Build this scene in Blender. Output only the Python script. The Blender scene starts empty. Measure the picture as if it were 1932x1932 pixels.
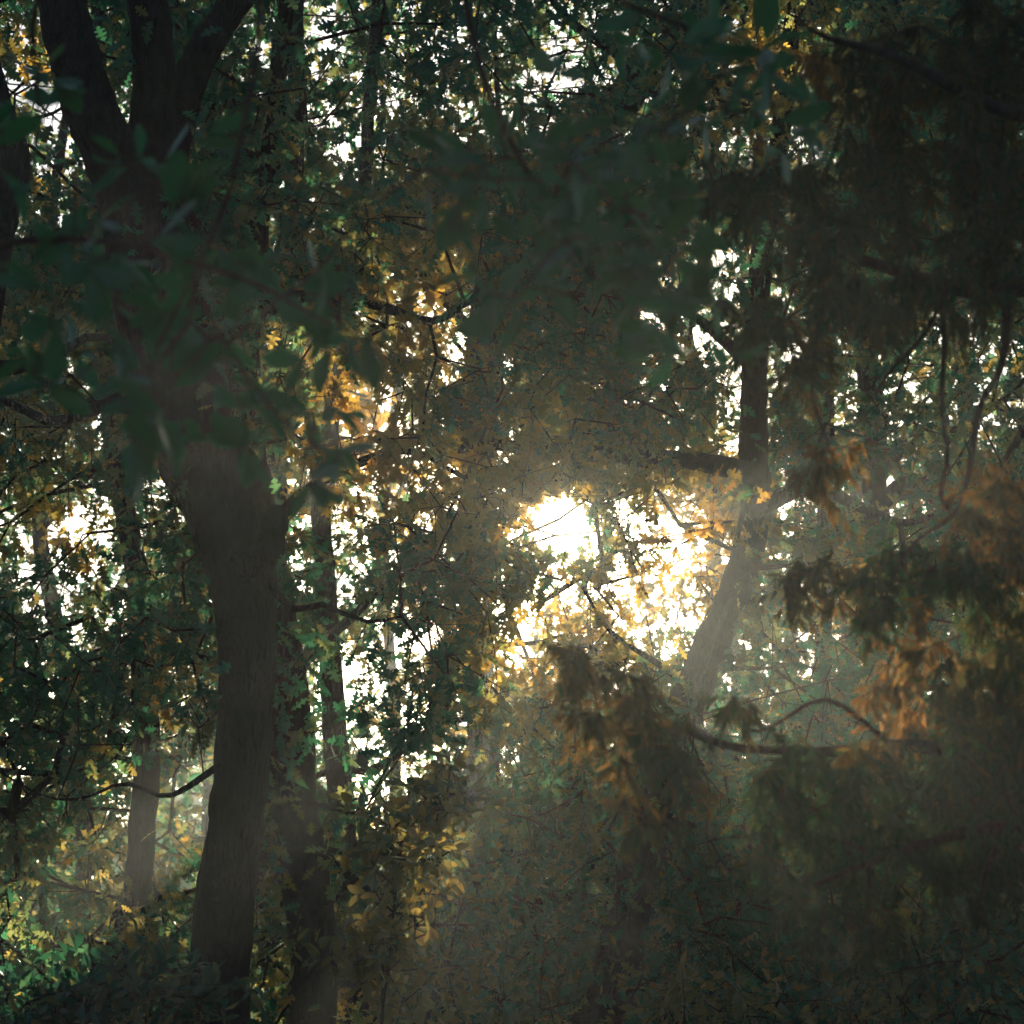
import bpy, math
import numpy as np
from mathutils import Vector, noise as mnoise

rng = np.random.default_rng(11)
S = bpy.context.scene
COL = S.collection
rad = math.radians

# ------------------------------------------------------------------ view frame
W = 1932.0                       # reference pixel scale used for laying out the wood
PITCH = 12.0
T = math.tan(rad(12.0))
CAM = np.array([0.0, 0.0, 1.6])
FWD = np.array([0.0, math.cos(rad(PITCH)), math.sin(rad(PITCH))])
RGT = np.array([1.0, 0.0, 0.0])
UPV = np.array([0.0, -math.sin(rad(PITCH)), math.cos(rad(PITCH))])


def P(px, py, d):
    """world point seen at (px, py) at depth d metres"""
    px = np.asarray(px, float); py = np.asarray(py, float); d = np.asarray(d, float)
    a = (px / W - 0.5) * 2 * T; b = (0.5 - py / W) * 2 * T
    return CAM + d[..., None] * (FWD + a[..., None] * RGT + b[..., None] * UPV)


def proj(p):
    v = p - CAM
    d = np.maximum(v @ FWD, 1e-3)
    return (v @ RGT / d / (2 * T) + 0.5) * W, (0.5 - v @ UPV / d / (2 * T)) * W, d


SUN_PX = (1056.0, 990.0)
SUN = P(*SUN_PX, 1.0) - CAM
SUN = SUN / np.linalg.norm(SUN)


def ground_z(x, y):
    x = np.asarray(x, float); y = np.asarray(y, float)
    s = np.clip((y - 32) / 75.0, 0, 1); s = s * s * (3 - 2 * s)
    k = np.clip((x + 14) / 34.0, 0, 1); k = k * k * (3 - 2 * k)
    return s * (1.0 + 8.0 * k) + 0.12 * np.sin(x * .31 + 1) * np.cos(y * .27) + 0.06 * np.sin(x * 1.3) * np.sin(y * 1.1)


# ------------------------------------------------------------------ coverage of the sky by leaves
COVER = """
5787544536877899
2688635526877999
4678748888785889
8899887899969997
8999985799567899
7899874688535564
8789756678848666
7468745577566468
5478535533466789
6588646655456788
8878735666456788
7678846577888999
7768855688889999
8678756788999999
7888656799999999
6768667889999999
"""
rows = [[int(c) for c in r.replace(" ", "")] for r in COVER.split("\n") if r.strip()]
GRID = np.array(rows, float)
GRID = np.where(GRID >= 3, np.minimum(GRID + 0.2, 9.3), GRID)


def cover_at(px, py):
    gx = np.clip(np.asarray(px) / W * 16 - .5, 0, 14.999); gy = np.clip(np.asarray(py) / W * 16 - .5, 0, 14.999)
    ix = gx.astype(int); iy = gy.astype(int); fx = gx - ix; fy = gy - iy
    return (GRID[iy, ix] * (1 - fx) * (1 - fy) + GRID[iy, ix + 1] * fx * (1 - fy)
            + GRID[iy + 1, ix] * (1 - fx) * fy + GRID[iy + 1, ix + 1] * fx * fy)


# openings in the leaves where the sky shows through
GAPS = [(1056, 990, 68, 60), (1235, 1120, 75, 75), (1285, 1180, 45, 40), (640, 1060, 42, 80),
        (648, 1282, 26, 28), (805, 985, 24, 22), (62, 172, 50, 28), (112, 205, 36, 30), (1062, 120, 32, 60),
        (1010, 165, 30, 40), (1385, 725, 36, 48), (1500, 655, 28, 26), (1655, 925, 55, 30), (1815, 612, 55, 20),
        (105, 1150, 34, 26), (160, 1000, 44, 34), (595, 215, 36, 30), (725, 195, 44, 30), (940, 940, 26, 22),
        (1200, 975, 70, 36), (1490, 945, 34, 18), (1230, 620, 30, 40), (860, 650, 30, 40), (250, 245, 10, 20)]


def gap_keep(px, py, scale=1.0):
    k = np.ones(len(px))
    for (x, y, rx, ry) in GAPS:
        q = np.hypot((px - x) / (rx * scale), (py - y) / (ry * scale))
        fl = 0.0 if x == 1056 else (.78 if x in (1235, 1285, 1200) else .3)
        k *= np.maximum(np.clip((q - .75) / .5, 0, 1), fl)
    return k


# straight clear lanes through the wood along which sunlight gets in: px, py, depth where the lane starts, radius m
SHAFTS = [(95, 1722, 13.2, .45), (95, 1722, 14.6, .45), (95, 1722, 16.0, .45), (95, 1722, 17.4, .45), (95, 1722, 18.8, .45), (95, 1722, 20.2, .5), (95, 1722, 21.6, .5), (735, 1705, 15.5, .4), (690, 1420, 19.5, .42), (735, 1705, 13.9, .45), (1275, 1165, 22, .55), (1300, 1105, 21, .35), (820, 1070, 24, .3), (1390, 940, 24, .22),
          (810, 520, 21.5, .55), (790, 640, 21.5, .4), (1450, 120, 24, .5), (650, 770, 19.5, .35), (1400, 480, 23, .35), (1720, 1220, 9, .35), (1150, 1330, 9, .22),
          (1880, 980, 9, .25), (1560, 890, 9, .18), (90, 60, 19, .4), (1310, 1010, 21, .3), (480, 915, 17.6, .3), (1500, 60, 24, .4), (1280, 960, 23, .3), (1330, 1060, 23, .35), (950, 1215, 23, .35), (700, 900, 20, .3), (850, 900, 22, .35), (1000, 1180, 22, .25), (650, 1880, 18, .3), (600, 690, 20, .35), (1590, 1400, 8.6, .2), (1690, 1300, 8.6, .25), (230, 1480, 18, .3), (330, 1850, 17, .3), (960, 1240, 24, .4)]


def shaft_keep(p):
    k = np.ones(len(p))
    for (x, y, d, r) in SHAFTS:
        q = p - P(x, y, d)
        t = q @ SUN
        e = np.linalg.norm(q - t[:, None] * SUN, axis=1) / r
        k *= np.where(t > .25, np.clip((e - .85) / .3, 0.03, 1), 1)
    return k


# patches where sunlit gold is put into the autumn leaf colour: px, py, size
SUNLIT_GOLD = [(800, 480, 80), (820, 630, 80), (640, 710, 70), (700, 790, 60), (470, 930, 60), (1430, 120, 90), (1300, 950, 100), (1380, 985, 60), (1300, 1090, 80),
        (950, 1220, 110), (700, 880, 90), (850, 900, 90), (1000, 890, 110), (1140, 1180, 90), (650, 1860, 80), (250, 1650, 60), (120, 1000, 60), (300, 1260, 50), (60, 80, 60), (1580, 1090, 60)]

# stretches of trunk that no leaves hang in front of: polyline, half width, depth of the trunk
CLEAR = [([(418, 1960), (450, 1600), (470, 1300), (466, 1150), (440, 1000), (390, 850)], 62, 18.3),
         ([(590, 1960), (580, 1750), (566, 1540)], 48, 20.0),
         ([(205, 290), (165, 160), (120, 20)], 50, 18.3), ([(290, 300), (270, 0)], 42, 18.3), ([(330, 240), (380, 95), (450, 0)], 34, 18.3),
         ([(1120, 1960), (1200, 1680), (1228, 1520)], 46, 25.5), ([(1426, 900), (1424, 640)], 30, 25.5), ([(1400, 1080), (1310, 1270)], 34, 25.5),
         ([(1425, 960), (1560, 934), (1720, 985)], 16, 25)]


def clear_keep(px, py, d):
    k = np.ones(len(px))
    for pl, hw, dep in CLEAR:
        near = np.full(len(px), 1e9)
        for (x0, y0), (x1, y1) in zip(pl[:-1], pl[1:]):
            L2 = (x1 - x0) ** 2 + (y1 - y0) ** 2
            t = np.clip(((px - x0) * (x1 - x0) + (py - y0) * (y1 - y0)) / L2, 0, 1)
            near = np.minimum(near, np.hypot(px - x0 - t * (x1 - x0), py - y0 - t * (y1 - y0)))
        k *= np.where((near < hw) & (d < dep), .12, 1)
    return k


# ------------------------------------------------------------------ mesh helpers
def mesh_obj(name, V, F3, mat, parent=None, base=None, tint=None, smooth=False):
    me = bpy.data.meshes.new(name)
    V = np.asarray(V, np.float32)
    if base is not None:
        V = V - np.asarray(base, np.float32)
    F3 = np.asarray(F3, np.int32)
    me.vertices.add(len(V)); me.vertices.foreach_set("co", V.ravel())
    me.loops.add(F3.size); me.loops.foreach_set("vertex_index", F3.ravel())
    me.polygons.add(len(F3))
    me.polygons.foreach_set("loop_start", np.arange(0, F3.size, F3.shape[1], dtype=np.int32))
    if smooth:
        me.polygons.foreach_set("use_smooth", np.ones(len(F3), bool))
    if tint is not None:
        a = me.attributes.new("tint", 'FLOAT', 'POINT'); a.data.foreach_set("value", np.asarray(tint, np.float32))
    me.update(calc_edges=True)
    me.materials.append(mat)
    o = bpy.data.objects.new(name, me)
    COL.objects.link(o)
    if parent is not None:
        o.parent = parent
    return o


def norm(v):
    return v / np.maximum(np.linalg.norm(v, axis=-1, keepdims=True), 1e-9)


def smooth_path(pts, n):
    pts = np.asarray(pts, float)
    if len(pts) == 2:
        t = np.linspace(0, 1, n)[:, None]
        return pts[0] * (1 - t) + pts[1] * t
    p = np.vstack([2 * pts[0] - pts[1], pts, 2 * pts[-1] - pts[-2]])
    out = []
    m = len(pts) - 1
    for u in np.linspace(0, m - 1e-6, n):
        i = int(u); t = u - i
        a, b, c, d = p[i], p[i + 1], p[i + 2], p[i + 3]
        out.append(.5 * (2 * b + (c - a) * t + (2 * a - 5 * b + 4 * c - d) * t * t + (3 * b - a - 3 * c + d) * t ** 3))
    return np.array(out)


def tube(path, radii, sides=14, rough=0.06, seed=0.0, ridges=0.0):
    """bark covered tube along a path, lumpy and ridged, closed at both ends"""
    path = np.asarray(path); n = len(path)
    tan = norm(np.gradient(path, axis=0))
    ref = np.array([0.0, 1.0, 0.0]) if abs(tan[0][1]) < .9 else np.array([1.0, 0, 0])
    V = []
    x = norm(np.cross(tan[0], ref))
    ang = np.linspace(0, 2 * np.pi, sides, endpoint=False)
    for i in range(n):
        x = norm(x - tan[i] * (x @ tan[i])); y = np.cross(tan[i], x)
        for a in ang:
            dirv = math.cos(a) * x + math.sin(a) * y
            r = radii[i]
            q = path[i] + dirv * r
            k = 1.0
            if rough:
                sc = 1.0 / max(r, .03)
                k += rough * 1.6 * mnoise.noise(Vector(q * sc * .55) + Vector((seed, 0, 0)))
                k += rough * .8 * mnoise.noise(Vector((q[0] * sc * 2.2, q[1] * sc * 2.2, q[2] * sc * .9 + seed)))
            if ridges:
                k += ridges * mnoise.noise(Vector((q[0] * 17, q[1] * 17, q[2] * 3.5 + seed)))
            V.append(path[i] + dirv * r * k)
    V += [path[0], path[-1]]
    F = []
    for i in range(n - 1):
        for j in range(sides):
            a = i * sides + j; b = i * sides + (j + 1) % sides
            F += [(a, b, b + sides), (a, b + sides, a + sides)]
    c0, c1 = n * sides, n * sides + 1
    for j in range(sides):
        F.append((c0, (j + 1) % sides, j)); F.append((c1, (n - 1) * sides + j, (n - 1) * sides + (j + 1) % sides))
    return np.array(V), np.array(F)


def prisms(p0, p1, r0, r1, sides=4):
    """many thin tapered twigs at once"""
    n = len(p0)
    t = norm(p1 - p0)
    ref = np.where(np.abs(t[:, 2:3]) < .8, np.array([[0, 0, 1.0]]), np.array([[1.0, 0, 0]]))
    x = norm(np.cross(t, ref)); y = np.cross(t, x)
    a = np.arange(sides) * 2 * np.pi / sides
    ring = np.cos(a)[None, :, None] * x[:, None] + np.sin(a)[None, :, None] * y[:, None]
    V = np.concatenate([p0[:, None] + ring * r0[:, None, None], p1[:, None] + ring * r1[:, None, None]], 1)
    f = []
    for j in range(sides):
        k = (j + 1) % sides
        f += [(j, k, k + sides), (j, k + sides, j + sides)]
    f = np.array(f)
    F = f[None] + (np.arange(n) * 2 * sides)[:, None, None]
    return V.reshape(-1, 3), F.reshape(-1, 3)


# leaf outlines: length 1 along y, folded along the midrib, tip drooping
def leaf_template(outline, mids, fold=.22, droop=.18):
    out = np.array(outline, float); n = len(out)
    my = np.array(mids, float)
    V = [(0, m, -droop * m * m) for m in my]
    nm = len(my)
    F = []
    for sgn in (1, -1):
        o0 = len(V)
        V += [(sgn * x, y, fold * x - droop * y * y) for x, y in out]
        pick = [int(np.argmin(np.abs(my - y))) for x, y in out]
        for i in range(n - 1):
            tri = (pick[i], o0 + i, o0 + i + 1)
            F.append(tri if sgn > 0 else tri[::-1])
            if pick[i] != pick[i + 1]:
                tri = (pick[i], o0 + i + 1, pick[i + 1])
                F.append(tri if sgn > 0 else tri[::-1])
    return np.array(V), np.array(F)


OAK = leaf_template([(.015, 0), (.03, .1), (.16, .2), (.19, .26), (.06, .30), (.07, .36), (.27, .42), (.31, .50), (.10, .54),
                     (.10, .60), (.27, .70), (.26, .77), (.10, .77), (.13, .88), (.07, .97), (0, 1.0)], [0, .3, .55, .78, 1.0])
OAK_MID = leaf_template([(.02, 0), (.18, .2), (.06, .32), (.29, .48), (.09, .58), (.25, .74), (.10, .82), (0, 1)], [0, .35, .6, 1.0])
FAR_LEAF = leaf_template([(.02, 0), (.26, .35), (.12, .5), (.24, .68), (0, 1)], [0, .5, 1.0])
OVAL = leaf_template([(.01, 0), (.03, .08), (.15, .3), (.20, .5), (.19, .68), (.11, .88), (0, 1)], [0, .35, .7, 1.0], fold=.3, droop=.22)
SPRIG = leaf_template([(.03, 0), (.11, .2), (.07, .3), (.13, .5), (.06, .62), (.09, .78), (0, 1)], [0, .5, 1.0], fold=.5, droop=.25)


def reseed(k):
    global rng
    rng = np.random.default_rng(1000 + k)


def scatter_leaves(tpl, pos, ydir, zdir, size, tint, wid=None, cup=None):
    tv, tf = tpl
    y = norm(ydir); z = norm(zdir - y * np.sum(zdir * y, 1, keepdims=True)); x = np.cross(y, z)
    n = len(pos)
    wid = rng.uniform(.8, 1.2, n) if wid is None else wid
    cup = rng.uniform(-.2, 1.6, n) if cup is None else cup
    V = (pos[:, None] + size[:, None, None] * (tv[None, :, 0:1] * wid[:, None, None] * x[:, None] + tv[None, :, 1:2] * y[:, None]
         + tv[None, :, 2:3] * z[:, None] * cup[:, None, None]))
    F = tf[None] + (np.arange(n) * len(tv))[:, None, None]
    return V.reshape(-1, 3), F.reshape(-1, 3), np.repeat(tint, len(tv))


# ------------------------------------------------------------------ materials
def new_mat(name):
    m = bpy.data.materials.new(name); m.use_nodes = True
    nt = m.node_tree; nt.nodes.clear()
    out = nt.nodes.new("ShaderNodeOutputMaterial")
    return m, nt, out


def leaf_mat(name, refl, trans, mix=.55, rough=.42, spec=.4):
    m, nt, out = new_mat(name)
    L = nt.links.new
    at = nt.nodes.new("ShaderNodeAttribute"); at.attribute_name = "tint"

    def ramp(cols):
        r = nt.nodes.new("ShaderNodeValToRGB")
        e = r.color_ramp.elements
        e[0].position = 0; e[0].color = (*cols[0], 1)
        e[1].position = 1; e[1].color = (*cols[2], 1)
        k = e.new(.5); k.color = (*cols[1], 1)
        L(at.outputs["Fac"], r.inputs["Fac"])
        return r
    a = ramp(refl); b = ramp(trans)
    pr = nt.nodes.new("ShaderNodeBsdfPrincipled")
    pr.inputs["Roughness"].default_value = rough
    pr.inputs["Specular IOR Level"].default_value = spec
    L(a.outputs["Color"], pr.inputs["Base Color"])
    tr = nt.nodes.new("ShaderNodeBsdfTranslucent"); L(b.outputs["Color"], tr.inputs["Color"])
    mx = nt.nodes.new("ShaderNodeMixShader"); mx.inputs[0].default_value = mix
    L(pr.outputs[0], mx.inputs[1]); L(tr.outputs[0], mx.inputs[2]); L(mx.outputs[0], out.inputs["Surface"])
    return m


def bark_mat(name, c0, c1, scale=9.0):
    m, nt, out = new_mat(name)
    L = nt.links.new
    tc = nt.nodes.new("ShaderNodeTexCoord")
    mp = nt.nodes.new("ShaderNodeMapping"); mp.inputs["Scale"].default_value = (1, 1, .22)
    L(tc.outputs["Object"], mp.inputs[0])
    n1 = nt.nodes.new("ShaderNodeTexNoise"); n1.inputs["Scale"].default_value = scale * 2; n1.inputs["Detail"].default_value = 8
    n1.inputs["Roughness"].default_value = .65
    v = nt.nodes.new("ShaderNodeTexVoronoi"); v.feature = 'DISTANCE_TO_EDGE'; v.inputs["Scale"].default_value = scale * 2.4
    L(mp.outputs[0], n1.inputs["Vector"]); L(mp.outputs[0], v.inputs["Vector"])
    r = nt.nodes.new("ShaderNodeValToRGB")
    r.color_ramp.elements[0].color = (*c0, 1); r.color_ramp.elements[0].position = .3
    r.color_ramp.elements[1].color = (*c1, 1); r.color_ramp.elements[1].position = .72
    L(n1.outputs["Fac"], r.inputs["Fac"])
    ad = nt.nodes.new("ShaderNodeMath"); ad.operation = 'MULTIPLY_ADD'; ad.inputs[1].default_value = 1.6
    L(v.outputs["Distance"], ad.inputs[0]); L(n1.outputs["Fac"], ad.inputs[2])
    b = nt.nodes.new("ShaderNodeBump"); b.inputs["Strength"].default_value = .9; b.inputs["Distance"].default_value = .05
    L(ad.outputs[0], b.inputs["Height"])
    pr = nt.nodes.new("ShaderNodeBsdfPrincipled"); pr.inputs["Roughness"].default_value = .85
    pr.inputs["Specular IOR Level"].default_value = .2
    L(r.outputs["Color"], pr.inputs["Base Color"]); L(b.outputs[0], pr.inputs["Normal"]); L(pr.outputs[0], out.inputs["Surface"])
    return m


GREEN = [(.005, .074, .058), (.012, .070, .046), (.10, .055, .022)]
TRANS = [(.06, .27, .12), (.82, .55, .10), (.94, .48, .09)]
M_OAK = leaf_mat("oak_leaf", GREEN, TRANS)
M_FAR = leaf_mat("far_leaf", GREEN, TRANS, mix=.55)
M_NEAR = leaf_mat("near_leaf", [(.006, .085, .040), (.014, .085, .030), (.12, .05, .02)], [(.01, .14, .035), (.04, .14, .03), (.3, .10, .03)], rough=.38, spec=.5)
M_SHRUB = leaf_mat("shrub_leaf", [(.006, .066, .052), (.014, .064, .040), (.10, .055, .02)], [(.03, .13, .06), (.45, .32, .06), (.7, .38, .07)], rough=.34, spec=.5)
M_CEDAR = leaf_mat("cedar_foliage", [(.005, .036, .026), (.012, .030, .018), (.06, .03, .014)], [(.04, .10, .03), (.30, .17, .04), (.75, .36, .08)], mix=.42, rough=.6, spec=.15)
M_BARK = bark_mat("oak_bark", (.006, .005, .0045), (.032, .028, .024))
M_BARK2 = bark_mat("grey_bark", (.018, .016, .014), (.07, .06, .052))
M_TWIG = bark_mat("twig_bark", (.02, .014, .010), (.07, .05, .036), 20)


def soil():
    m, nt, out = new_mat("leaf_litter")
    L = nt.links.new
    tc = nt.nodes.new("ShaderNodeTexCoord")
    n = nt.nodes.new("ShaderNodeTexNoise"); n.inputs["Scale"].default_value = 3; n.inputs["Detail"].default_value = 10
    L(tc.outputs["Object"], n.inputs["Vector"])
    r = nt.nodes.new("ShaderNodeValToRGB")
    r.color_ramp.elements[0].color = (.02, .03, .015, 1); r.color_ramp.elements[0].position = .35
    r.color_ramp.elements[1].color = (.09, .06, .035, 1); r.color_ramp.elements[1].position = .7
    L(n.outputs["Fac"], r.inputs["Fac"])
    b = nt.nodes.new("ShaderNodeBump"); b.inputs["Strength"].default_value = .8; b.inputs["Distance"].default_value = .1
    L(n.outputs["Fac"], b.inputs["Height"])
    pr = nt.nodes.new("ShaderNodeBsdfPrincipled"); pr.inputs["Roughness"].default_value = .9
    L(r.outputs["Color"], pr.inputs["Base Color"]); L(b.outputs[0], pr.inputs["Normal"]); L(pr.outputs[0], out.inputs["Surface"])
    return m


M_SOIL = soil()


# ------------------------------------------------------------------ trees
class Tree:
    count = 0

    def __init__(self, name, label, cat, base, group=None, bark=M_BARK):
        self.base = np.array(base, float); self.bark = bark
        e = bpy.data.objects.new(name, None); COL.objects.link(e)
        e.empty_display_size = .3
        e.location = self.base; e["label"] = label; e["category"] = cat
        if group:
            e["group"] = group
        self.e = e
        self.nodes = []        # points that may carry twigs
        self.clumps = []       # centres of leaf clumps

    def stem(self, part, pts, radii, sides=14, rough=.06, ridges=0.0, step=.12, nodes=True, label=None, node_from=0.0):
        pts = np.asarray(pts, float)
        Ls = np.linalg.norm(np.diff(pts, axis=0), axis=1).sum()
        n = int(np.clip(Ls / step, 8, 150))
        path = smooth_path(pts, n)
        rr = np.interp(np.linspace(0, 1, n), np.linspace(0, 1, len(radii)), radii)
        if rough:
            for i in range(n):
                w = mnoise.noise_vector(Vector(path[i] * .9)) if True else 0
                path[i] += np.array(w) * min(rr[i] * .5, .12)
                if rr[i] < .12:
                    path[i] += np.array(mnoise.noise_vector(Vector(path[i] * 3.1))) * .035 * min(1, i / 6)
        V, F = tube(path, rr, sides, rough, seed=float(len(self.nodes)) * .37 + self.base[0], ridges=ridges)
        o = mesh_obj(part, V, F, self.bark, self.e, self.base, smooth=True)
        if label:
            o["label"] = label
        if nodes:
            k = max(1, int(.35 / step))
            self.nodes += list(path[int(node_from * n)::k])
        return path

    def stem_px(self, part, pp, d, **kw):
        """pp rows: px, py, width in px [, depth offset]"""
        pp = [tuple(p) + (0,) * (4 - len(p)) for p in pp]
        pts = [P(p[0], p[1], d + p[3]) for p in pp]
        rr = [p[2] * .5 * 2 * T * (d + p[3]) / W for p in pp]
        return self.stem(part, pts, rr, **kw)

    def grow(self, tpl, mat, n_leaf, r_clump, size, twig_r=.0035, tint_bias=.3, n_twig=4, seg=.4, hang=.35, cull=True, crown='crown',
             tintf=None, squash=1.0, gapscale=1.0, cull_pow=1.0, twig_mat=None, straight=.12, pull=0.35, jit=.8):
        C = np.array(self.clumps)
        if not len(C):
            return
        Tree.count += 1
        reseed(Tree.count)
        N0 = np.array(self.nodes)
        d0 = np.array([np.min(np.sum((N0 - c) ** 2, 1)) for c in C])
        order = np.argsort(d0)
        cap = len(N0) + int(len(C) * 14) + 100
        X = np.zeros((cap, 3)); X[:len(N0)] = N0
        par = np.full(cap, -1); dep = np.zeros(cap); n = len(N0)
        ends = []
        for ci in order:
            c = C[ci]
            q = np.sqrt(np.sum((X[:n] - c) ** 2, 1)) + pull * .2 * dep[:n]
            j = int(np.argmin(q))
            p0 = X[j].copy(); v = c - p0; Lv = np.linalg.norm(v)
            m = int(np.clip(Lv / seg, 1, 11))
            bow = rng.normal(0, straight * Lv, 3) + np.array([0, 0, .12 * Lv])
            prev = j
            for s in range(1, m + 1):
                if n >= cap: break
                t = s / m
                X[n] = p0 + v * t + bow * math.sin(math.pi * t) * .8 + (rng.normal(0, .05 * seg, 3) if s < m else 0)
                par[n] = prev; dep[n] = dep[prev] + Lv / m; prev = n; n += 1
            ends.append(prev)
        cnt = np.zeros(n); cnt[ends] += 1
        for i in range(n - 1, -1, -1):
            if par[i] >= 0:
                cnt[par[i]] += cnt[i]
        idx = np.where(par[:n] >= 0)[0]
        r = twig_r * np.maximum(cnt, .6) ** .42
        pc = par[idx]
        rp = np.where(par[pc] >= 0, r[pc], np.minimum(r[idx] * 1.5, r[pc]))
        tw = [(X[pc], X[idx], np.minimum(rp, r[idx] * 1.6), r[idx])]
        # twiglets and leaves
        E = X[np.array(ends)]; Cn = len(E)
        A = np.repeat(E, n_twig, 0)
        dv = rng.normal(0, 1, A.shape); dv[:, 2] = dv[:, 2] * squash - hang
        tip = A + dv * r_clump
        tw.append((A, tip, np.full(len(A), twig_r * .8), np.full(len(A), twig_r * .3)))
        lt = n_leaf // n_twig
        a = np.repeat(A, lt, 0); b = np.repeat(tip, lt, 0)
        t = rng.uniform(.15, 1.0, len(a))[:, None]
        pos = a * (1 - t) + b * t
        yd = norm(b - a) + rng.normal(0, jit, a.shape); yd[:, 2] -= hang
        zd = rng.normal(0, 1, a.shape); zd[:, 2] += .5
        cl = np.repeat(np.arange(Cn), n_twig * lt)
        ct = np.array([.5 + .42 * mnoise.noise(Vector(e * .55) + Vector((3, 7, 1))) for e in E]) - .5 + tint_bias
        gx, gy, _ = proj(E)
        for (x, y, q) in SUNLIT_GOLD:
            ct = ct + (.6 if cull else 0) * np.exp(-((gx - x) ** 2 + (gy - y) ** 2) / (q * q))  # tint pushed to gold where leaves should look sunlit
        if tintf is not None:
            ct = tintf(E, ct)
        tint = np.clip(ct[cl] + rng.normal(0, .13, len(cl)), 0, 1)
        sz = size * rng.uniform(.45, 1.1, len(cl)) ** .8 * 1.2
        mid = pos + norm(yd) * sz[:, None] * .5
        wid = rng.uniform(.75, 1.25, len(sz)); cup = rng.uniform(-.3, 2.0, len(sz)); dice = rng.uniform(0, 1, len(sz))
        px, py, dd = proj(mid)
        if cull:
            keep = gap_keep(px, py, gapscale)
            inside = (px > -40) & (px < W + 40) & (py > -40) & (py < W + 40)
            cv = cover_at(px, py)
            keep = np.where(inside, keep * np.clip((cv - .3) / 3.0, .35, 1) ** cull_pow, 1)
            ok = dice < keep * shaft_keep(mid) * clear_keep(px, py, dd)
        else:
            ok = np.hypot((px - SUN_PX[0]) / 70, (py - SUN_PX[1]) / 62) > 1
        V, F, tt = scatter_leaves(tpl, pos[ok], yd[ok], zd[ok], sz[ok], tint[ok], wid[ok], cup[ok])
        co = mesh_obj(crown, V, F, mat, self.e, self.base, tint=tt)
        p0 = np.concatenate([q[0] for q in tw]); p1 = np.concatenate([q[1] for q in tw])
        r0 = np.concatenate([q[2] for q in tw]); r1 = np.concatenate([q[3] for q in tw])
        qx, qy, _ = proj((p0 + p1) / 2)
        k2 = (not cull) | (np.hypot((qx - SUN_PX[0]) / 40, (qy - SUN_PX[1]) / 34) > 1)
        k2 &= (shaft_keep((p0 + p1) / 2) > .5) | (r0 > .022) | (not cull)
        V, F = prisms(p0[k2], p1[k2], r0[k2], r1[k2])
        mesh_obj("twigs", V, F, twig_mat or M_TWIG, self.e, self.base)


def at_ground(px, d):
    p = P(px, W, d)
    return np.array([p[0], p[1], float(ground_z(p[0], p[1]))])


def trunk_down(px, d, w, lean=0):
    """continuation of a trunk from the bottom of the view down to the soil"""
    g = at_ground(px + lean, d)
    return g


def layer(d0, d1, weight, leaf_area, lpc, margin=(380, 450, 380, 120), cells=40, cmin=0.0, near_sun=.5):
    """clump centres spread through a slab of the wood so that leaf cover follows the photo's light and dark patches"""
    reseed(int(d0 * 100))
    d = .5 * (d0 + d1)
    ml, mt, mr, mb = margin
    xs = np.arange(-ml, W + mr, cells); ys = np.arange(-mt, W + mb, cells)
    gx, gy = np.meshgrid(xs + cells / 2, ys + cells / 2)
    gx = gx.ravel(); gy = gy.ravel()
    cv = cover_at(gx, gy)
    cv = np.maximum(cv, cmin)
    tau = -np.log(np.clip(1 - cv / 9.7, .03, 1))
    outside = (gx < 0) | (gx > W) | (gy < 0) | (gy > W)
    tau = np.where(outside, 1.2, tau) * weight
    tau *= 1 + near_sun * np.exp(-(np.hypot(gx - SUN_PX[0], gy - SUN_PX[1]) / 420.0) ** 2)
    m_per_px = 2 * T * d / W
    nl = tau * (cells * m_per_px) ** 2 / (leaf_area * .5)
    nc = rng.poisson(nl / lpc)
    x = np.repeat(gx, nc); y = np.repeat(gy, nc)
    x = x + rng.uniform(-.5, .5, len(x)) * cells; y = y + rng.uniform(-.5, .5, len(y)) * cells
    p = P(x, y, rng.uniform(d0, d1, len(x)))
    p = p[p[:, 2] > ground_z(p[:, 0], p[:, 1]) + .35]
    return p


def assign(points, trees):
    best = np.full(len(points), 1e9); who = np.zeros(len(points), int)
    for k, t in enumerate(trees):
        N = np.array(t.nodes)
        for i in range(0, len(points), 500):
            q = points[i:i + 500]
            dd = np.sqrt(((q[:, None] - N[None]) ** 2).sum(2)).min(1)
            s = dd < best[i:i + 500]
            best[i:i + 500][s] = dd[s]; who[i:i + 500][s] = k
    for k, t in enumerate(trees):
        t.clumps += list(points[who == k])


def px_tree(name, label, cat, d, pp, group=None, bark=M_BARK, part='trunk', **kw):
    """a tree whose trunk runs along pp (px, py, width) and on down to the ground"""
    b = at_ground(pp[0][0] + kw.pop('foot', 0), d)
    t = Tree(name, label, cat, b, group, bark)
    pts = [b - np.array([0, 0, .25])] + [P(p[0], p[1], d + (p[3] if len(p) > 3 else 0)) for p in pp]
    rr = [pp[0][2] * 1.25] + [p[2] for p in pp]
    m = .5 * 2 * T * d / W
    t.stem(part, pts, [r * m for r in rr], **kw)
    return t


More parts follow.
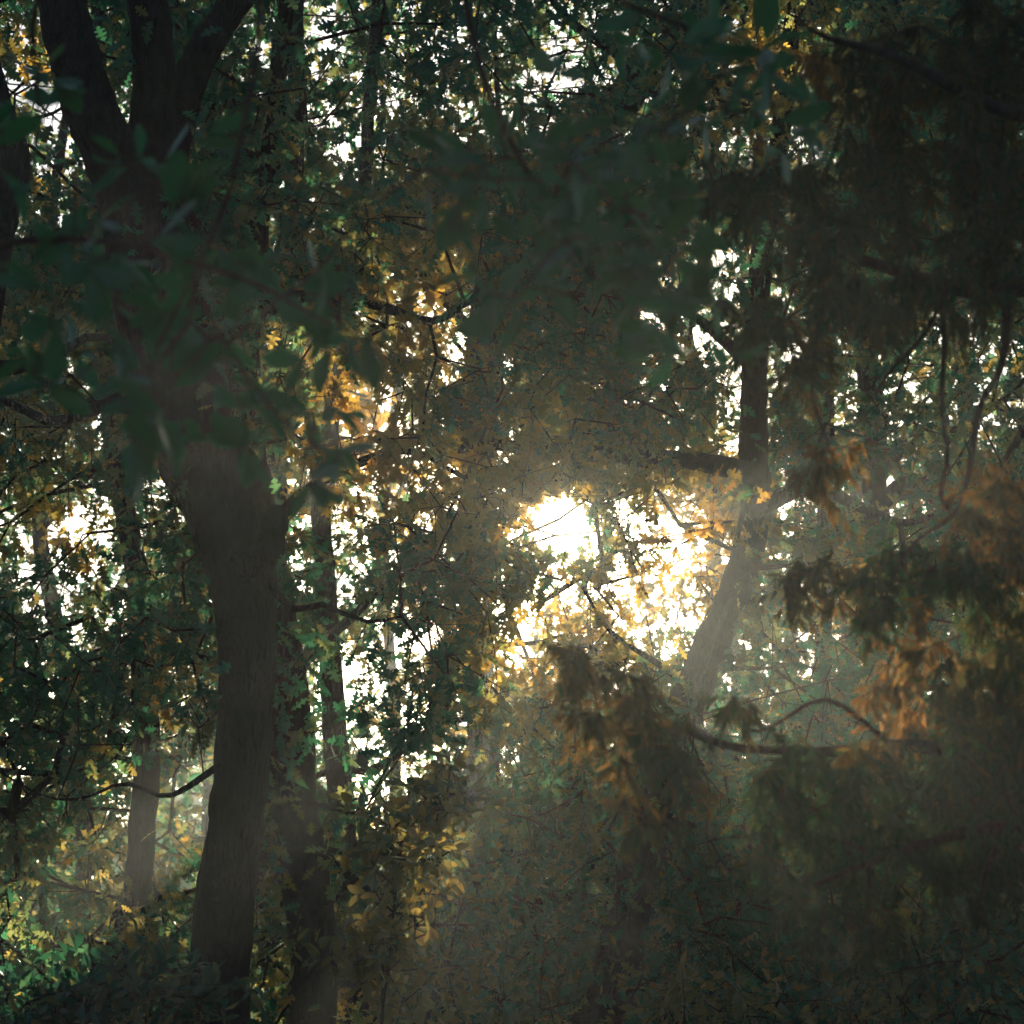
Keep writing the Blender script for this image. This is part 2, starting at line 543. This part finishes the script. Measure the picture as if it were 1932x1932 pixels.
# ---- nearest layer: big oaks
MAIN_D = 18.0
main = px_tree('oak_tree', 'thick dark oak trunk forking into heavy limbs on the left', 'tree', MAIN_D,
               [(418, 1960, 112), (438, 1700, 112), (458, 1480, 104), (470, 1300, 104), (466, 1150, 118), (448, 1020, 150),
                (400, 880, 168), (345, 720, 165), (300, 560, 172), (272, 430, 170), (262, 330, 150)], sides=30, rough=.07, ridges=.06, step=.06, foot=-12, node_from=.4)
main.stem_px('limb', [(235, 400, 120), (205, 280, 108), (165, 160, 100), (120, 20, 95), (95, -160, 80), (60, -380, 60)], MAIN_D - .15, sides=22, ridges=.06, step=.06)
main.stem_px('limb', [(285, 420, 110), (295, 280, 96), (285, 120, 80), (265, -20, 76), (262, -200, 64), (300, -420, 45)], MAIN_D + .1, sides=22, ridges=.06, step=.06)
main.stem_px('limb', [(310, 330, 74), (345, 190, 70), (380, 95, 64), (430, 20, 58), (490, -70, 50), (600, -240, 36)], MAIN_D + .05, sides=20, ridges=.06, step=.06)
main.stem_px('broken_stub', [(490, 1060, 60), (512, 1010, 54), (522, 975, 46), (524, 955, 34)], MAIN_D - .25, sides=18, rough=.14, nodes=False, step=.03)
main.stem_px('limb', [(505, 1100, 20), (555, 1150, 15), (610, 1140, 12), (690, 1170, 8), (760, 1165, 5)], MAIN_D - .4, sides=8, rough=.03)
main.stem_px('limb', [(420, 1440, 15), (320, 1500, 10), (230, 1480, 7), (120, 1510, 5), (0, 1460, 3)], MAIN_D - .6, sides=8, rough=.03)
main.stem_px('limb', [(330, 800, 40), (220, 760, 30), (90, 790, 20), (-80, 720, 12)], MAIN_D - .8, sides=10, rough=.04)
main.stem_px('limb', [(350, 700, 44), (480, 590, 34), (640, 560, 26), (800, 600, 16), (900, 560, 10)], MAIN_D + .8, sides=10, rough=.04)

second = px_tree('oak_tree', 'slimmer oak trunk close behind the thick forked oak, leaning into it', 'tree', MAIN_D + 1.6,
                 [(585, 1960, 90), (578, 1750, 96), (566, 1560, 92), (545, 1380, 84), (525, 1200, 70), (500, 1000, 60), (470, 760, 50),
                  (480, 500, 44), (520, 250, 38), (540, 0, 30), (560, -250, 22)], sides=24, rough=.06, ridges=.06, step=.07, node_from=.45)
second.stem_px('limb', [(595, 1600, 24), (680, 1670, 14), (740, 1700, 9), (790, 1760, 5)], MAIN_D + 1.2, sides=8, rough=.03)
second.stem_px('limb', [(500, 1000, 30), (620, 900, 22), (760, 850, 14), (880, 900, 8)], MAIN_D + 2.0, sides=8, rough=.03)

edge = px_tree('oak_tree', 'dark oak at the left edge, only its leaning stem in view', 'tree', 16.5,
               [(120, 2600, 100), (-40, 1900, 100), (-130, 1300, 100), (-80, 800, 90), (-20, 500, 78), (20, 330, 64), (8, 230, 52), (-25, 120, 44), (-60, -60, 36)],
               sides=18, rough=.07, ridges=.06, step=.1, foot=-300, node_from=.5)
edge.stem_px('limb', [(-60, 700, 40), (60, 690, 26), (170, 640, 16), (260, 660, 9)], 16.2, sides=8, rough=.03)

LEAN_D = 25.0
lean = px_tree('oak_tree', 'curved leaning oak trunk standing just right of the sun', 'tree', LEAN_D,
               [(1125, 1960, 96), (1165, 1830, 94), (1200, 1680, 84), (1228, 1520, 74), (1275, 1370, 70), (1335, 1220, 66), (1400, 1080, 64), (1428, 960, 62),
                (1418, 840, 54), (1424, 720, 50), (1434, 600, 46), (1440, 450, 42), (1470, 250, 36), (1500, 0, 30), (1500, -300, 22)],
               sides=26, rough=.11, ridges=.045, step=.09, node_from=.42)
lean.stem_px('limb', [(1425, 900, 44), (1330, 878, 38), (1200, 858, 34), (1060, 845, 30), (920, 838, 24), (800, 832, 18), (690, 828, 10)], LEAN_D - .6, sides=12, rough=.05)
lean.stem_px('limb', [(1425, 960, 40), (1500, 930, 30), (1560, 934, 26), (1640, 966, 20), (1720, 985, 14), (1800, 960, 9)], LEAN_D - .8, sides=12, rough=.05)
lean.stem_px('limb', [(1190, 1690, 30), (1140, 1655, 22), (1095, 1625, 17), (1062, 1600, 13)], LEAN_D - .4, sides=10, rough=.08, nodes=False, label='short broken branch stub')
lean.stem_px('limb', [(1180, 1700, 24), (1090, 1695, 18), (980, 1700, 13), (860, 1690, 8)], LEAN_D - .5, sides=8, rough=.04)
lean.stem_px('limb', [(1250, 1540, 22), (1350, 1580, 15), (1450, 1610, 10), (1520, 1680, 6)], LEAN_D - .6, sides=8, rough=.04)
lean.stem_px('limb', [(1150, 1860, 36), (1300, 1860, 26), (1500, 1895, 18), (1700, 1905, 9)], LEAN_D - .4, sides=10, rough=.04)
lean.stem_px('limb', [(1430, 700, 30), (1340, 620, 20), (1230, 560, 12), (1130, 540, 7)], LEAN_D - .4, sides=8, rough=.04)
lean.stem_px('limb', [(1100, 1110, 7), (1150, 1190, 9), (1240, 1250, 12), (1300, 1290, 14), (1330, 1260, 16)], LEAN_D - 1.6, sides=8, rough=.04)
lean.stem_px('limb', [(900, 838, 14), (930, 780, 14), (900, 700, 10), (860, 650, 6)], LEAN_D - .8, sides=8, rough=.04)

pts = layer(17.7, 21.5, .48, .0022, 16)
ppx = proj(pts)[0]
assign(pts[ppx < 960], [main, second, edge])
pts2 = layer(20.5, 26.0, .40, .0025, 18)
ppx = proj(pts2)[0]
assign(pts2[ppx >= 760], [lean])
for (x, y) in ((1150, 950), (1172, 1010), (1140, 1070), (965, 1060), (945, 965), (990, 900), (1075, 885), (1130, 900), (1060, 1095), (1005, 1085), (930, 1010), (1180, 930),
               (1150, 1120), (1100, 1130), (1200, 1075), (900, 930), (880, 1060), (1020, 1150), (1250, 930), (1330, 1000)):
    for k in range(2):
        lean.clumps.append(P(x + rng.normal(0, 14), y + rng.normal(0, 12), 22.0 + rng.uniform(-.8, .8)))
for t, s in ((main, .145), (second, .145), (edge, .145), (lean, .155)):
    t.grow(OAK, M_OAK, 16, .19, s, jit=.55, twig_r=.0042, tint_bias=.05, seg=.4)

# ---- middle layer
mid_trees = [
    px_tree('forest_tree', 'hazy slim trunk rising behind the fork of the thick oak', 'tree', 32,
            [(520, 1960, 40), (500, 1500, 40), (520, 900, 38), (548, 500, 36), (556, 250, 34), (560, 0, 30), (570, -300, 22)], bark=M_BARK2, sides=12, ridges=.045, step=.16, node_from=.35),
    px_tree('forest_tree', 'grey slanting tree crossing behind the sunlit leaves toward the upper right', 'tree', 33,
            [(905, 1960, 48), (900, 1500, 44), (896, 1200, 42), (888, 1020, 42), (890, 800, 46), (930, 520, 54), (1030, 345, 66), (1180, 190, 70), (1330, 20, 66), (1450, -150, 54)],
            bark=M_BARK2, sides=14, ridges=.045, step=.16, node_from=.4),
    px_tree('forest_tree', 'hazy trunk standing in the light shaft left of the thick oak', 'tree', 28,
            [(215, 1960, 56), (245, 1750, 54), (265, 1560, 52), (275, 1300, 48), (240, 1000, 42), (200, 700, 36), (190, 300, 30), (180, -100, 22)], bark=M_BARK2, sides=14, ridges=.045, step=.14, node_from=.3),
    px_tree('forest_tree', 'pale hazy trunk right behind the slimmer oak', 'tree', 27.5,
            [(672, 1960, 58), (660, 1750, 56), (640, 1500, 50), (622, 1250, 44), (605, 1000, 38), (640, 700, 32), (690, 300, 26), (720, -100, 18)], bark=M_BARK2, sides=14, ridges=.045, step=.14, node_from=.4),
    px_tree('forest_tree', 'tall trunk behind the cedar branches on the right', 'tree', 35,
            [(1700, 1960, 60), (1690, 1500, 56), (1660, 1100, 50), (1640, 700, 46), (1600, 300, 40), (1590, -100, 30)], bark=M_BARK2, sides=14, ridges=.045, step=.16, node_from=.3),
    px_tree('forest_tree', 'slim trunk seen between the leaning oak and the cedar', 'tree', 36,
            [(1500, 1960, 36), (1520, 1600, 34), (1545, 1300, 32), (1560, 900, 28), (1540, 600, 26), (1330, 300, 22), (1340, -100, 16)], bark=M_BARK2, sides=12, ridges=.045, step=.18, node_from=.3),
]
mid_trees[0].stem_px('limb', [(548, 520, 22), (460, 420, 16), (400, 260, 12), (330, 180, 8)], 31.6, sides=8, rough=.04)
mid_trees[1].stem_px('limb', [(1250, 185, 30), (1180, 110, 22), (1100, 60, 20), (1040, -5, 14), (1000, -80, 8)], 32.4, sides=10, rough=.04)
mid_trees[1].stem_px('limb', [(900, 640, 26), (800, 520, 18), (720, 480, 12), (660, 400, 8)], 32.4, sides=8, rough=.04)
mid_trees[3].stem_px('limb', [(620, 1200, 20), (720, 1110, 14), (800, 1060, 9)], 27, sides=8, rough=.04)
mid_trees[4].stem_px('limb', [(1650, 900, 26), (1740, 820, 20), (1830, 800, 14), (1950, 700, 9)], 34.5, sides=8, rough=.04)
mid_trees[4].stem_px('limb', [(1655, 960, 24), (1720, 920, 50), (1800, 950, 26), (1900, 900, 14)], 34.2, sides=8, rough=.04)
pts = layer(27, 36.5, .37, .0034, 24, cells=36, cmin=4.5, near_sun=.45)
assign(pts, mid_trees)
for t in mid_trees:
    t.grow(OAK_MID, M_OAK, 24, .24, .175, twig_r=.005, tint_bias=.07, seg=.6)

# ---- far layer
far_spec = [(120, 46, 40, 'far trunk at the left, half lost in glare and leaves'),
            (700, 52, 26, 'far hazy trunk in the bright gap right of the twin oaks'),
            (360, 55, 34, 'far trunk hidden behind the thick forked oak'),
            (925, 48, 26, 'thin far trunk just below and left of the sun'),
            (1330, 50, 30, 'far trunk in the misty light right of the leaning oak'),
            (1610, 56, 36, 'far trunk in blue shade under the cedar'),
            (1850, 47, 44, 'far trunk in deep blue shade at the lower right')]
far_trees = []
reseed(77)
for i, (px, d, w, lab) in enumerate(far_spec):
    k = rng.uniform(-50, 50, 4)
    t = px_tree('distant_tree', lab, 'tree', d, [(px, 1960, w), (px + k[0], 1500, w * .9), (px + k[1], 1000, w * .75), (px + k[2] * 1.5, 500, w * .55), (px + k[3] * 2, 0, w * .35), (px, -300, w * .2)],
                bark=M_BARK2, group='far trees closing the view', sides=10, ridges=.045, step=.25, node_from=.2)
    t.stem_px('limb', [(px + k[1], 1000, w * .5), (px + 90, 850, w * .35), (px + 180, 780, w * .2)], d - .5, sides=8, rough=.04, step=.25)
    t.stem_px('limb', [(px + k[1], 900, w * .5), (px - 100, 720, w * .35), (px - 190, 640, w * .2)], d - .5, sides=8, rough=.04, step=.25)
    far_trees.append(t)
pts = layer(44, 60, .49, .0058, 30, cells=36, margin=(300, 300, 300, 60), cmin=5.0, near_sun=.45)
assign(pts, far_trees)
for t in far_trees:
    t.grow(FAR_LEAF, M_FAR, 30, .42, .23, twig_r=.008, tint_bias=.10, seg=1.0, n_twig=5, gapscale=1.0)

# ---- the wood far behind, one mass
def distant_woods():
    n = 60000
    px = rng.uniform(-700, W + 700, n); d = rng.uniform(85, 140, n)
    top = 1500 - 120 * np.clip((px - 900) / 800, 0, 1) + 60 * np.sin(px / 90.0) + 40 * np.sin(px / 37.0 + 1)
    py = rng.uniform(0, 1, n) ** .9
    py = top + py * (2050 - top)
    p = P(px, py, d)
    g = ground_z(p[:, 0], p[:, 1])
    p = p[p[:, 2] > g - .3]
    n = len(p)
    yd = rng.normal(0, 1, (n, 3)); zd = rng.normal(0, 1, (n, 3))
    tint = np.clip(.08 + .12 * np.sin(p[:, 0] * .4) * np.cos(p[:, 1] * .3) + rng.normal(0, .15, n), 0, 1)
    V, F, tt = scatter_leaves(FAR_LEAF, p, yd, zd, rng.uniform(.5, 1.0, n), tint)
    o = mesh_obj('distant_woods', V, F, M_FAR, tint=tt)
    o["kind"] = "stuff"; o["label"] = "dense far wood closing the view under the trees"; o["category"] = "woods"


distant_woods()


# ---- understorey shrubs
def shrub(label, foot, d, spots, size=.11, tint=.3, n=14):
    b = at_ground(foot, d)
    t = Tree('shrub', label, 'shrub', b, 'leafy shrubs below the oaks', M_TWIG)
    for (px, py, rx, ry, k) in spots:
        c = P(px, py, d)
        m = b * .5 + c * .5 + rng.normal(0, .12, 3)
        t.stem('stem', [b - np.array([0, 0, .1]), b * .8 + c * .2 + rng.normal(0, .06, 3), m, c], [.022, .018, .012, .006], sides=7, rough=.04, step=.12, node_from=.45)
        q = rng.normal(0, .5, (k, 2))
        t.clumps += list(P(px + q[:, 0] * rx, py + q[:, 1] * ry, d + rng.uniform(-.5, .5, k)))
    t.grow(OVAL, M_SHRUB, n, .12, size, twig_r=.003, tint_bias=tint, seg=.25, cull=False, hang=.2)
    return t


shrub('broad leaved shrub in the lower left corner beside a shaft of light', 80, 14.0,
      [(110, 1880, 140, 50, 40), (300, 1850, 120, 50, 28), (40, 1930, 90, 40, 16), (330, 1910, 90, 40, 20)], tint=.05)
shrub('tall shrub of oval yellowing leaves right of the twin oaks', 770, 16.0,
      [(760, 1620, 80, 120, 40), (830, 1500, 90, 90, 36), (720, 1790, 110, 70, 34), (810, 1890, 90, 60, 20)], tint=.35)
shrub('dark shrub at the foot of the leaning oak trunk', 960, 26.5,
      [(960, 1800, 130, 80, 60), (900, 1650, 100, 90, 30), (1010, 1580, 110, 80, 30), (1040, 1880, 70, 60, 14)], tint=.02, size=.11)
shrub('low shrub with gold tipped leaves between oak and cedar at the bottom', 1260, 18.0,
      [(1290, 1890, 70, 50, 14), (1400, 1900, 110, 50, 16)], tint=.3, size=.12)
shrub('sparse shrub in blue shade at the lower right', 1720, 24.0,
      [(1720, 1760, 120, 70, 24), (1850, 1850, 110, 60, 26), (1620, 1880, 120, 50, 24)], tint=.25, size=.14)

# ---- foreground red cedar on the right
CED = 8.0
ced = Tree('cedar_tree', 'shaggy red cedar reaching in from the right with drooping branches', 'tree', at_ground(2120, CED), None, M_TWIG)
ced.stem('trunk', [ced.base - np.array([0, 0, .2]), P(2140, 1500, CED), P(2110, 900, CED), P(2085, 300, CED), P(2070, -300, CED), P(2060, -800, CED)],
         [.17, .15, .14, .12, .09, .05], sides=20, ridges=.05, step=.08, nodes=False)
CL = [
    [(2095, 500, 44), (1920, 540, 40), (1780, 535, 30), (1620, 480, 20), (1470, 420, 12), (1340, 370, 6)],
    [(2085, 260, 36), (1900, 210, 28), (1750, 140, 20), (1600, 80, 12), (1520, 40, 6)],
    [(1810, 540, 24), (1835, 420, 24), (1836, 250, 20), (1828, 90, 12), (1815, -60, 6)],
    [(1898, 545, 20), (1894, 690, 16), (1846, 780, 13), (1816, 930, 10), (1786, 972, 9), (1730, 1010, 6), (1690, 1060, 4)],
    [(1776, 535, 12), (1785, 720, 10), (1791, 850, 9), (1777, 935, 8), (1795, 975, 6)],
    [(1790, 540, 10), (1740, 640, 9), (1690, 705, 7), (1645, 765, 5)],
    [(2110, 1010, 32), (1930, 1050, 26), (1790, 1075, 18), (1660, 1095, 12), (1530, 1090, 6)],
    [(2130, 1480, 40), (1930, 1440, 34), (1720, 1420, 26), (1500, 1410, 18), (1390, 1410, 16), (1295, 1385, 13), (1200, 1335, 10), (1120, 1290, 7), (1055, 1225, 4)],
    [(2135, 1560, 34), (1880, 1560, 26), (1680, 1605, 16), (1530, 1680, 8)],
    [(2120, 1250, 26), (1930, 1270, 20), (1800, 1300, 14), (1690, 1290, 8), (1700, 1190, 4)],
    [(1560, 470, 10), (1545, 600, 8), (1530, 720, 6), (1565, 860, 5), (1570, 920, 3)],
    [(2090, 700, 26), (1960, 760, 18), (1900, 860, 12), (1870, 980, 7)],
    [(1700, 1425, 12), (1560, 1320, 9), (1430, 1370, 6), (1390, 1330, 3)],
    [(1880, 1600, 9), (1850, 1690, 7), (1870, 1760, 5), (1830, 1790, 4), (1790, 1788, 3)],
    [(1640, 1620, 9), (1640, 1720, 6), (1650, 1810, 3)],
    [(1300, 1390, 6), (1345, 1500, 4), (1335, 1590, 3), (1360, 1650, 2)],
]
for i, c in enumerate(CL):
    off = [0.0, -.5, .2, -.6, -.3, -.2, .1, .3, -.3, .4, .0, .5, .2, -.4, -.2, .3][i]
    ced.stem_px('branch', [(p[0], p[1], p[2], off * min(1, (2090 - p[0]) / 200.0 if p[0] < 2090 else 0)) for p in c], CED, sides=8, rough=.07, step=.05)
CM = [  # px, py, rx, ry, density, brownness
    (1640, 470, 170, 100, 1, .2), (1500, 390, 130, 80, 1, .15), (1750, 210, 170, 180, 1, .25), (1880, 360, 90, 230, 1.2, .25), (1620, 130, 90, 80, .8, .15),
    (1400, 330, 90, 60, .8, .1), (1890, 90, 100, 130, 1.2, .2), (1700, 570, 140, 50, 1, .3), (1415, 590, 60, 80, .9, .15), (1520, 660, 42, 110, .9, .6), (1570, 880, 44, 60, .8, .9),
    (1880, 960, 76, 110, 1.1, .85), (1740, 1070, 120, 60, 1.1, .2), (1550, 1090, 76, 50, .8, .7), (1640, 1140, 50, 50, .8, .4), (1890, 1120, 76, 56, 1.1, .4),
    (1720, 1200, 40, 80, .7, .95), (1690, 1310, 66, 66, .8, .9), (1860, 1300, 96, 110, 1.1, .5), (1750, 1480, 190, 95, 1.3, .0), (1550, 1470, 110, 76, 1.1, .05),
    (1890, 1480, 80, 140, 1.3, .1), (1480, 1560, 60, 84, 1, .0), (1650, 1610, 170, 62, 1.3, .0), (1520, 1710, 34, 66, 1, .05), (1640, 1735, 44, 66, 1, .2), (1860, 1640, 90, 60, 1.1, .1),
    (1150, 1320, 110, 60, .8, .8), (1065, 1245, 48, 50, .6, .9), (1250, 1390, 56, 70, .9, .4), (1165, 1480, 24, 70, .7, .7), (1310, 1440, 14, 70, .7, .7), (1390, 1340, 32, 34, .9, .5),
    (1235, 1560, 34, 40, .8, .4), (1600, 1405, 80, 24, .8, .8), (1440, 220, 60, 40, .3, .9), (1560, 120, 60, 60, .35, .9)]
brown = []
for (px, py, rx, ry, dn, br) in CM:
    if py < 620:
        dn *= .68; br += .12
    k = int(np.pi * rx * ry / 950.0 * dn)
    a = rng.uniform(0, 2 * np.pi, k); r = np.sqrt(rng.uniform(0, 1, k))
    pp = P(px + rx * r * np.cos(a), py + ry * r * np.sin(a), CED + rng.normal(0, .28, k) + rng.uniform(-.4, .4))
    ced.clumps += list(pp)
    brown.append((px, py, rx, ry, br))


def cedar_tint(E, ct):
    px, py, _ = proj(E)
    out = np.full(len(E), .2); w = np.full(len(E), 9.0)
    for (x, y, rx, ry, br) in brown:
        q = np.hypot((px - x) / rx, (py - y) / ry)
        out = np.where(q < w, br, out); w = np.minimum(w, q)
    return np.clip(out * .7 - .12 + (ct - .3) * .7, 0, 1)


ced.grow(SPRIG, M_CEDAR, 63, .045, .048, twig_r=.0011, n_twig=7, seg=.08, hang=.95, cull=False, crown='foliage', tintf=cedar_tint, straight=.08, jit=.45)

# ---- blurred oak boughs close to the camera
near = Tree('overhanging_oak', 'out of focus oak boughs hanging close to the viewer with large dark leaves', 'tree', np.array([-2.3, 3.4, 0.0]), None, M_TWIG)
near.stem('trunk', [near.base - np.array([0, 0, .2]), near.base + np.array([.05, .1, 1.3]), near.base + np.array([.25, .2, 2.8]), near.base + np.array([.2, .1, 4.5])],
          [.14, .12, .11, .08], sides=18, ridges=.04, step=.08, nodes=False)
ND = 5.2
NB = [
    [(-1150, 900, 40), (-500, 560, 30), (-100, 470, 20), (200, 450, 13), (430, 520, 9), (640, 620, 5)],
    [(-1100, 300, 44), (-500, -50, 36), (100, -160, 28), (600, -120, 20), (1000, -60, 14), (1300, 60, 9), (1440, 160, 5)],
    [(860, -85, 14), (900, 120, 12), (960, 300, 10), (1080, 470, 7), (1180, 560, 4)],
    [(500, -130, 14), (480, 100, 11), (420, 350, 9), (330, 600, 7), (260, 800, 4)],
    [(330, 480, 9), (420, 650, 7), (520, 780, 5), (600, 840, 3)],
    [(120, -155, 14), (60, 60, 10), (70, 280, 7), (40, 440, 4)],
]
for i, c in enumerate(NB):
    off = [-.3, .2, .3, -.2, -.4, .4][i]
    near.stem_px('bough', [(p[0], p[1], p[2] * 1.0, off) for p in c], ND, sides=8, rough=.05, step=.05, nodes=True, node_from=.3)
NM = [(70, 290, 90, 90, 5), (230, 370, 130, 60, 6), (300, 560, 200, 110, 13), (420, 700, 190, 100, 12), (520, 820, 120, 60, 6), (200, 680, 150, 100, 7), (690, 610, 60, 30, 3), (560, 560, 90, 60, 5),
      (860, 330, 100, 60, 9), (1000, 370, 120, 90, 8), (1120, 460, 150, 110, 10), (1000, 540, 110, 80, 5), (1240, 380, 90, 80, 6), (1260, 600, 60, 90, 5), (1180, 330, 90, 50, 6),
      (1340, 200, 90, 60, 6), (1240, 90, 60, 70, 4), (1400, 60, 60, 60, 4), (1040, 160, 50, 30, 2), (1500, 250, 70, 40, 3), (60, 90, 60, 40, 2), (1300, 620, 50, 60, 3), (600, 830, 40, 30, 2)]
for (px, py, rx, ry, k) in NM:
    q = rng.uniform(-1, 1, (k, 2))
    near.clumps += list(P(px + q[:, 0] * rx, py + q[:, 1] * ry, ND + rng.uniform(-.7, .9, k)))
near.clumps = [c for i, c in enumerate(near.clumps) if i % 5]
near.grow(OVAL, M_NEAR, 6, .06, .098, twig_r=.0016, n_twig=2, seg=.12, hang=.25, cull=False, tint_bias=.12, crown='foliage', straight=.1)


# ------------------------------------------------------------------ ground
def ground():
    xs = np.concatenate([np.linspace(-120, -60, 8)[:-1], np.linspace(-60, 60, 110), np.linspace(60, 120, 8)[1:]])
    ys = np.concatenate([np.linspace(-60, -20, 8)[:-1], np.linspace(-20, 130, 130), np.linspace(130, 172, 8)[1:]])
    gx, gy = np.meshgrid(xs, ys)
    V = np.stack([gx.ravel(), gy.ravel(), ground_z(gx, gy).ravel()], 1)
    nx, ny = len(xs), len(ys)
    i, j = np.meshgrid(np.arange(nx - 1), np.arange(ny - 1))
    a = (j * nx + i).ravel()
    F = np.stack([a, a + 1, a + nx + 1, a + nx], 1)
    o = mesh_obj('ground', V, F, M_SOIL, smooth=True)
    o["kind"] = "structure"


ground()

# ------------------------------------------------------------------ air
HAZE_DENSITY = .00075
m, nt, out = new_mat("haze")
pv = nt.nodes.new("ShaderNodeVolumePrincipled")
pv.inputs["Color"].default_value = (.70, .80, .84, 1)
pv.inputs["Density"].default_value = HAZE_DENSITY
pv.inputs["Density Attribute"].default_value = ""
pv.inputs["Anisotropy"].default_value = .86
nt.links.new(pv.outputs[0], out.inputs["Volume"])
try:
    m.cycles.homogeneous_volume = True
except Exception:
    pass
V = np.array([(x, y, z) for z in (-1.3, 27) for y in (-64, 176) for x in (-124, 124)], float)
Fq = np.array([(0, 2, 3, 1), (4, 5, 7, 6), (0, 1, 5, 4), (2, 6, 7, 3), (0, 4, 6, 2), (1, 3, 7, 5)])
hz = mesh_obj('haze', V, Fq, m)
hz["kind"] = "stuff"; hz["label"] = "thin morning mist hanging through the wood"; hz["category"] = "haze"
hz.display_type = 'WIRE'

# ------------------------------------------------------------------ light
EL = math.asin(SUN[2]); AZ = math.atan2(SUN[0], SUN[1])
sd = bpy.data.lights.new("sun", 'SUN'); sd.energy = 5.0; sd.angle = rad(.53); sd.color = (1.0, .83, .58)
so = bpy.data.objects.new("sun", sd); COL.objects.link(so)
so.rotation_euler = Vector(SUN).to_track_quat('Z', 'Y').to_euler()
so.location = (0, 0, 40)

w = bpy.data.worlds.new("World"); S.world = w; w.use_nodes = True
w.cycles.sampling_method = 'NONE'
nt = w.node_tree; nt.nodes.clear(); L = nt.links.new
out = nt.nodes.new("ShaderNodeOutputWorld")
sky = nt.nodes.new("ShaderNodeTexSky"); sky.sky_type = 'NISHITA'; sky.sun_disc = False
sky.sun_elevation = EL; sky.sun_rotation = AZ; sky.dust_density = 1.6; sky.air_density = 1.0; sky.ozone_density = 3.0
bg = nt.nodes.new("ShaderNodeBackground"); bg.inputs["Strength"].default_value = .065
L(sky.outputs[0], bg.inputs["Color"])
# the sun's own disc and the bright sky close round it
tc = nt.nodes.new("ShaderNodeTexCoord")
dp = nt.nodes.new("ShaderNodeVectorMath"); dp.operation = 'DOT_PRODUCT'; dp.inputs[1].default_value = tuple(SUN)
nv = nt.nodes.new("ShaderNodeVectorMath"); nv.operation = 'NORMALIZE'
L(tc.outputs["Generated"], nv.inputs[0]); L(nv.outputs[0], dp.inputs[0])
ac = nt.nodes.new("ShaderNodeMath"); ac.operation = 'ARCCOSINE'; ac.use_clamp = False
L(dp.outputs["Value"], ac.inputs[0])


def term(width, strength):
    a = nt.nodes.new("ShaderNodeMath"); a.operation = 'DIVIDE'; a.inputs[1].default_value = -rad(width); L(ac.outputs[0], a.inputs[0])
    e = nt.nodes.new("ShaderNodeMath"); e.operation = 'EXPONENT'; L(a.outputs[0], e.inputs[0])
    k = nt.nodes.new("ShaderNodeMath"); k.operation = 'MULTIPLY'; k.inputs[1].default_value = strength; L(e.outputs[0], k.inputs[0])
    return k


t1 = term(.55, 60.0); t2 = term(3.2, 5.0)
ad = nt.nodes.new("ShaderNodeMath"); ad.operation = 'ADD'; L(t1.outputs[0], ad.inputs[0]); L(t2.outputs[0], ad.inputs[1])
bg2 = nt.nodes.new("ShaderNodeBackground"); bg2.inputs["Color"].default_value = (1, .76, .42, 1); L(ad.outputs[0], bg2.inputs["Strength"])
sh = nt.nodes.new("ShaderNodeAddShader"); L(bg.outputs[0], sh.inputs[0]); L(bg2.outputs[0], sh.inputs[1]); L(sh.outputs[0], out.inputs["Surface"])

# ------------------------------------------------------------------ camera
cd = bpy.data.cameras.new("camera"); co = bpy.data.objects.new("camera", cd); COL.objects.link(co)
cd.sensor_width = 36; cd.lens = 18 / T; cd.clip_start = .05; cd.clip_end = 3000
co.location = CAM; co.rotation_euler = (rad(90 + PITCH), 0, 0)
cd.dof.use_dof = True; cd.dof.focus_distance = 19.0; cd.dof.aperture_fstop = 4.2
S.camera = co

S.view_settings.view_transform = 'Standard'; S.view_settings.look = 'None'; S.view_settings.gamma = 1
S.view_settings.exposure = 1.2
c = S.cycles
c.use_adaptive_sampling = False; c.use_light_tree = False; c.max_bounces = 4; c.diffuse_bounces = 2; c.glossy_bounces = 2; c.transmission_bounces = 3; c.volume_bounces = 0; c.transparent_max_bounces = 4
c.caustics_reflective = False; c.caustics_refractive = False
c.use_denoising = True
c.sample_clamp_indirect = 1.0; c.sample_clamp_direct = 6.0
